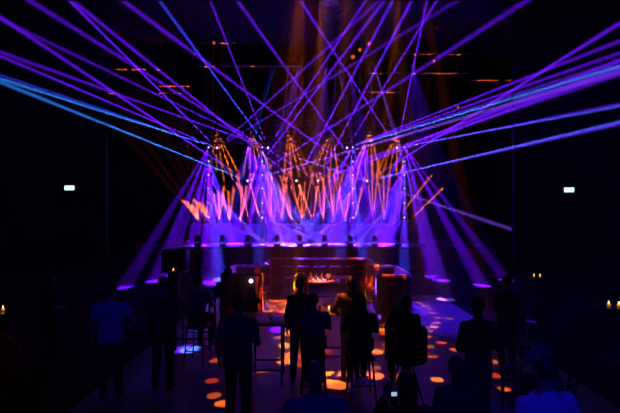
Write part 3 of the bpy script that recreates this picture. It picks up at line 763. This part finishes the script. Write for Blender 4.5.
PPL = {}
def pp(key, *a, **k): PPL[key] = person(*a, **k)
pp(1, 111, 281, 6.6, R(8), 'person in a blue polo shirt seen from behind, elbow out, left side', 'bluesh', H=1.80, arms=('down', 'hip'), wide=1.15)
pp(2, 163, 276, 6.9, 0, 'tall person in a dark maroon top seen from behind, beside the blue polo shirt', 'maroon', H=1.86, arms=('down', 'bent'), wide=1.2)
pp(3, 198, 279, 8.1, R(-10), 'person in a navy shirt on a bar stool near the cyan-lit table', 'navy', 'sit', H=1.78, seat=.78, arms=('table', 'table'))
pp(4, 228, 268, 8.7, R(-12), 'person in a dark maroon shirt before the left booth, seen from behind', 'maroon', H=1.80, arms=('bent', 'down'), wide=1.1)
pp(5, 238, 293, 5.6, R(-6), 'person in an untucked navy shirt and black trousers standing nearest left of centre', 'navy', H=1.82, arms=('down', 'bent'), wide=1.1)
pp(6, 300, 279, 7.2, 0, 'person in black standing in front of the arch-backed chair', 'blacksh', H=1.80, arms=('down', 'down'), wide=.88)
pp(7, 313.5, 293, 6.5, R(3), 'person in a navy shirt on a bar stool at the centre, seen from behind', 'navy', 'sit', H=1.72, seat=.77, arms=('table', 'table'), wide=1.15)
pp(8, 316, 365, 3.35, 0, 'bald person in a blue shirt at the bottom centre, head and shoulders', 'bluesh', H=1.70, arms=('bent', 'bent'), bald=True, wide=1.2)
pp(9, 350.5, 278, 7.4, R(-5), 'person in black standing right of the lit bottle table, seen from behind', 'blacksh', H=1.80, arms=('out', 'down'))
pp(10, 361, 296, 6.5, R(4), 'person in black on a bar stool just right of the centre table', 'blacksh', 'sit', H=1.72, seat=.74, arms=('table', 'table'), wide=1.1)
pp(11, 406, 299, 6.3, R(6), 'person in black sitting in the rounded tub stool, hand lifted to the face', 'blacksh', 'sit', H=1.68, seat=.79, arms=('raise', 'table'), hair='hair_b')
pp(12, 478, 296, 5.4, R(5), 'person in a black shirt standing right of the orange dotted floor', 'blacksh', H=1.82, arms=('bent', 'bent'), wide=1.0)
pp(13, 507, 279, 7.5, R(10), 'person in a dark top standing at the right, behind the nearer black shirt', 'maroon', H=1.80, arms=('bent', 'down'))
pp(14, 546, 358, 3.3, R(12), 'person in a bright blue-lit collared shirt at the bottom right', 'white', H=1.76, arms=('bent', 'bent'), wide=1.15)
pp(15, 553, 320, 5.6, R(40), 'person in a light top leaning over the right table, one arm stretched out', 'bluesh', 'sit', H=1.72, seat=.495, arms=('reach', 'table'), lean=.35)
pp(16, 6, 320, 5.9, R(-20), 'person in a plum shirt seated on a chair at the left edge', 'plum', 'sit', H=1.75, seat=.495, arms=('table', 'down'), wide=1.15)
pp(17, 407, 376, 3.35, R(5), 'person with dark hair holding up a small glowing phone', 'blacksh', H=1.62, arms=('raise', 'bent'), long=True)
pp(18, 457, 358, 4.1, R(8), 'person with long dark hair sitting low at the bottom right of centre', 'blacksh', 'sit', H=1.70, seat=.60, arms=('bent', 'bent'), long=True)
pp(19, 50, 275, 8.0, R(-40), 'person in a maroon top at the far left, turned towards the stage', 'maroon', H=1.74, arms=('bent', 'bent'), hair='hair_b')

# seats under the seated people
bar_stool((P(198, 0, 8.1).x, 8.1, 0), R(-10), 'bar stool under the person in the navy shirt near the cyan-lit table', .75)
bar_stool((P(313.5, 0, 6.5).x, 6.5, 0), R(3), 'bar stool under the person in navy at the centre', .74)
bar_stool((P(361, 0, 6.5).x, 6.5, 0), R(4), 'bar stool under the person in black right of the centre table', .71)
tub_stool((P(406, 0, 6.3).x, 6.3, 0), R(6), 'rounded tub bar stool with splayed thin legs on the violet floor', .77)
bar_stool((P(457, 0, 4.1).x, 4.1, 0), R(8), 'low stool under the person with long dark hair', .57)
chair((P(553, 0, 5.6).x, 5.6, 0), R(40), 'side chair under the person leaning over the right table')
chair((P(6, 0, 5.9).x, 5.9, 0), R(-20), 'side chair under the person in plum at the left edge')
chair((2.33, 4.72, 0), R(75), 'empty slat-backed chair catching orange light at the right')

# tables
tA = (P(330, 0, 8.0).x, 8.0)
high_table((*tA, 0), 0, 'high metal-framed table with lit glasses at the centre', .85, .6, 1.05)
G2 = 'drinks on the centre high table'
for i, (dx, dy, f) in enumerate(((-.30, -.1, 't'), (-.2, .08, 't'), (-.10, -.15, 'w'), (.02, .1, 't'), (.1, -.12, 'w'), (.2, .05, 't'))):
    nm = ('leftmost', 'second from left', 'third from left', 'third from right', 'second from right', 'rightmost')[i]
    if f == 't': tumbler((tA[0]+dx, tA[1]+dy, 1.05), 'tumbler on the centre high table, '+nm+' of six drinks', G2)
    else: wine((tA[0]+dx, tA[1]+dy, 1.05), 'stem glass on the centre high table, '+nm+' of six drinks', G2)
candle((tA[0]-.02, tA[1]-.08, 1.05), 'candle among the drinks on the centre high table', 'other candles', 3)
high_table((P(268, 0, 7.3).x, 7.3, 0), 0, 'high table between the two navy shirts left of centre', .6, .6, 1.05)
tumbler((P(270, 0, 7.2).x, 7.2, 1.05), 'lone tumbler on the high table left of centre', 'lone glasses')
high_table((P(196, 0, 9.1).x, 9.1, 0), 0, 'high table with an added light-catching tray in front of the person in the navy shirt', .8, .6, 1.08)
t = MB().lathe([(.14, 0), (.17, .02), (.165, .025), (.135, .008)], n=24).build('light_catching_tray', M['ice'], None, loc=(P(208, 0, 9.0).x, 9.0, 1.08))  # tray added in place of a cyan-lit patch of table top
tag(t, 'round steel tray added to catch cyan light on the left high table', 'tray')
pedestal((P(523, 0, 8.6).x, 8.6, 0), 'round table with a violet-lit top right of the standing pair', .3, .98)
high_table((P(512, 0, 6.4).x, 6.4, 0), R(10), 'table with red-lit glassware in front of the leaning person', .7, .5, .95)
for i, (x, y) in enumerate(((505, 6.35), (512, 6.4), (516, 6.3))):
    tumbler((P(x, 0, y).x, y, .95), ('left', 'middle', 'right')[i]+' tumbler on the red-lit table in front of the leaning person', 'tumblers on the red-lit table')
pedestal((P(611, 0, 8.2).x, 8.2, 0), 'round table at the right edge with two candles', .33, 1.1)
candle((P(607, 0, 8.2).x, 8.15, 1.1), 'left of the two candles on the table at the right edge', 'candles at the right edge', 1.2)
candle((P(615, 0, 8.2).x, 8.1, 1.1), 'right of the two candles on the table at the right edge', 'candles at the right edge', 1.2)
pedestal((P(537, 0, 14).x, 14, 0), 'small far table under the right exit sign', .3, .8)
for x, w in ((534, 'left'), (540, 'right')):
    candle((P(x, 0, 14).x, 14, .8), w+' of two tiny candles on the small far table', 'candles on the small far table', .25)
pedestal((P(5, 0, 8.4).x, 8.4, 0), 'round table at the left edge', .35, .95)
candle((P(3, 0, 8.4).x, 8.4, .95), 'dim candle on the table at the left edge', 'other candles', .15)

# phone in the lifted hand
pt = PPL[17]
t = thing('mobile_phone', (P(394, 0, 3.62).x, 3.62, P(394, 399, 3.62).z), R(5), 'mobile phone with a bright white screen held by the person at the bottom', 'phone')
MB().box((0, 0, 0), (.075, .009, .15), (0, 0, 0), bev=.003).build('phone_body', M['black'], t)
MB().box((0, -.0052, .045), (.05, .001, .035)).build('screen', M['screen'], t)

finish_fuse()
# ------------------------------------------------------------------ world and render settings
w = bpy.data.worlds.new('world'); S.world = w; w.use_nodes = True
w.node_tree.nodes['Background'].inputs[0].default_value = (0, 0, 0, 1); w.node_tree.nodes['Background'].inputs[1].default_value = 0
vs = w.node_tree.nodes.new('ShaderNodeVolumeScatter'); vs.inputs['Density'].default_value = HAZE
w.node_tree.links.new(vs.outputs[0], w.node_tree.nodes['World Output'].inputs['Volume'])
S.cycles.use_denoising = True; S.cycles.max_bounces = 4; S.cycles.volume_bounces = 0
S.cycles.diffuse_bounces = 2; S.cycles.glossy_bounces = 2; S.cycles.transmission_bounces = 4
S.cycles.use_adaptive_sampling = False; S.cycles.caustics_reflective = False; S.cycles.caustics_refractive = False
S.cycles.use_light_tree = True
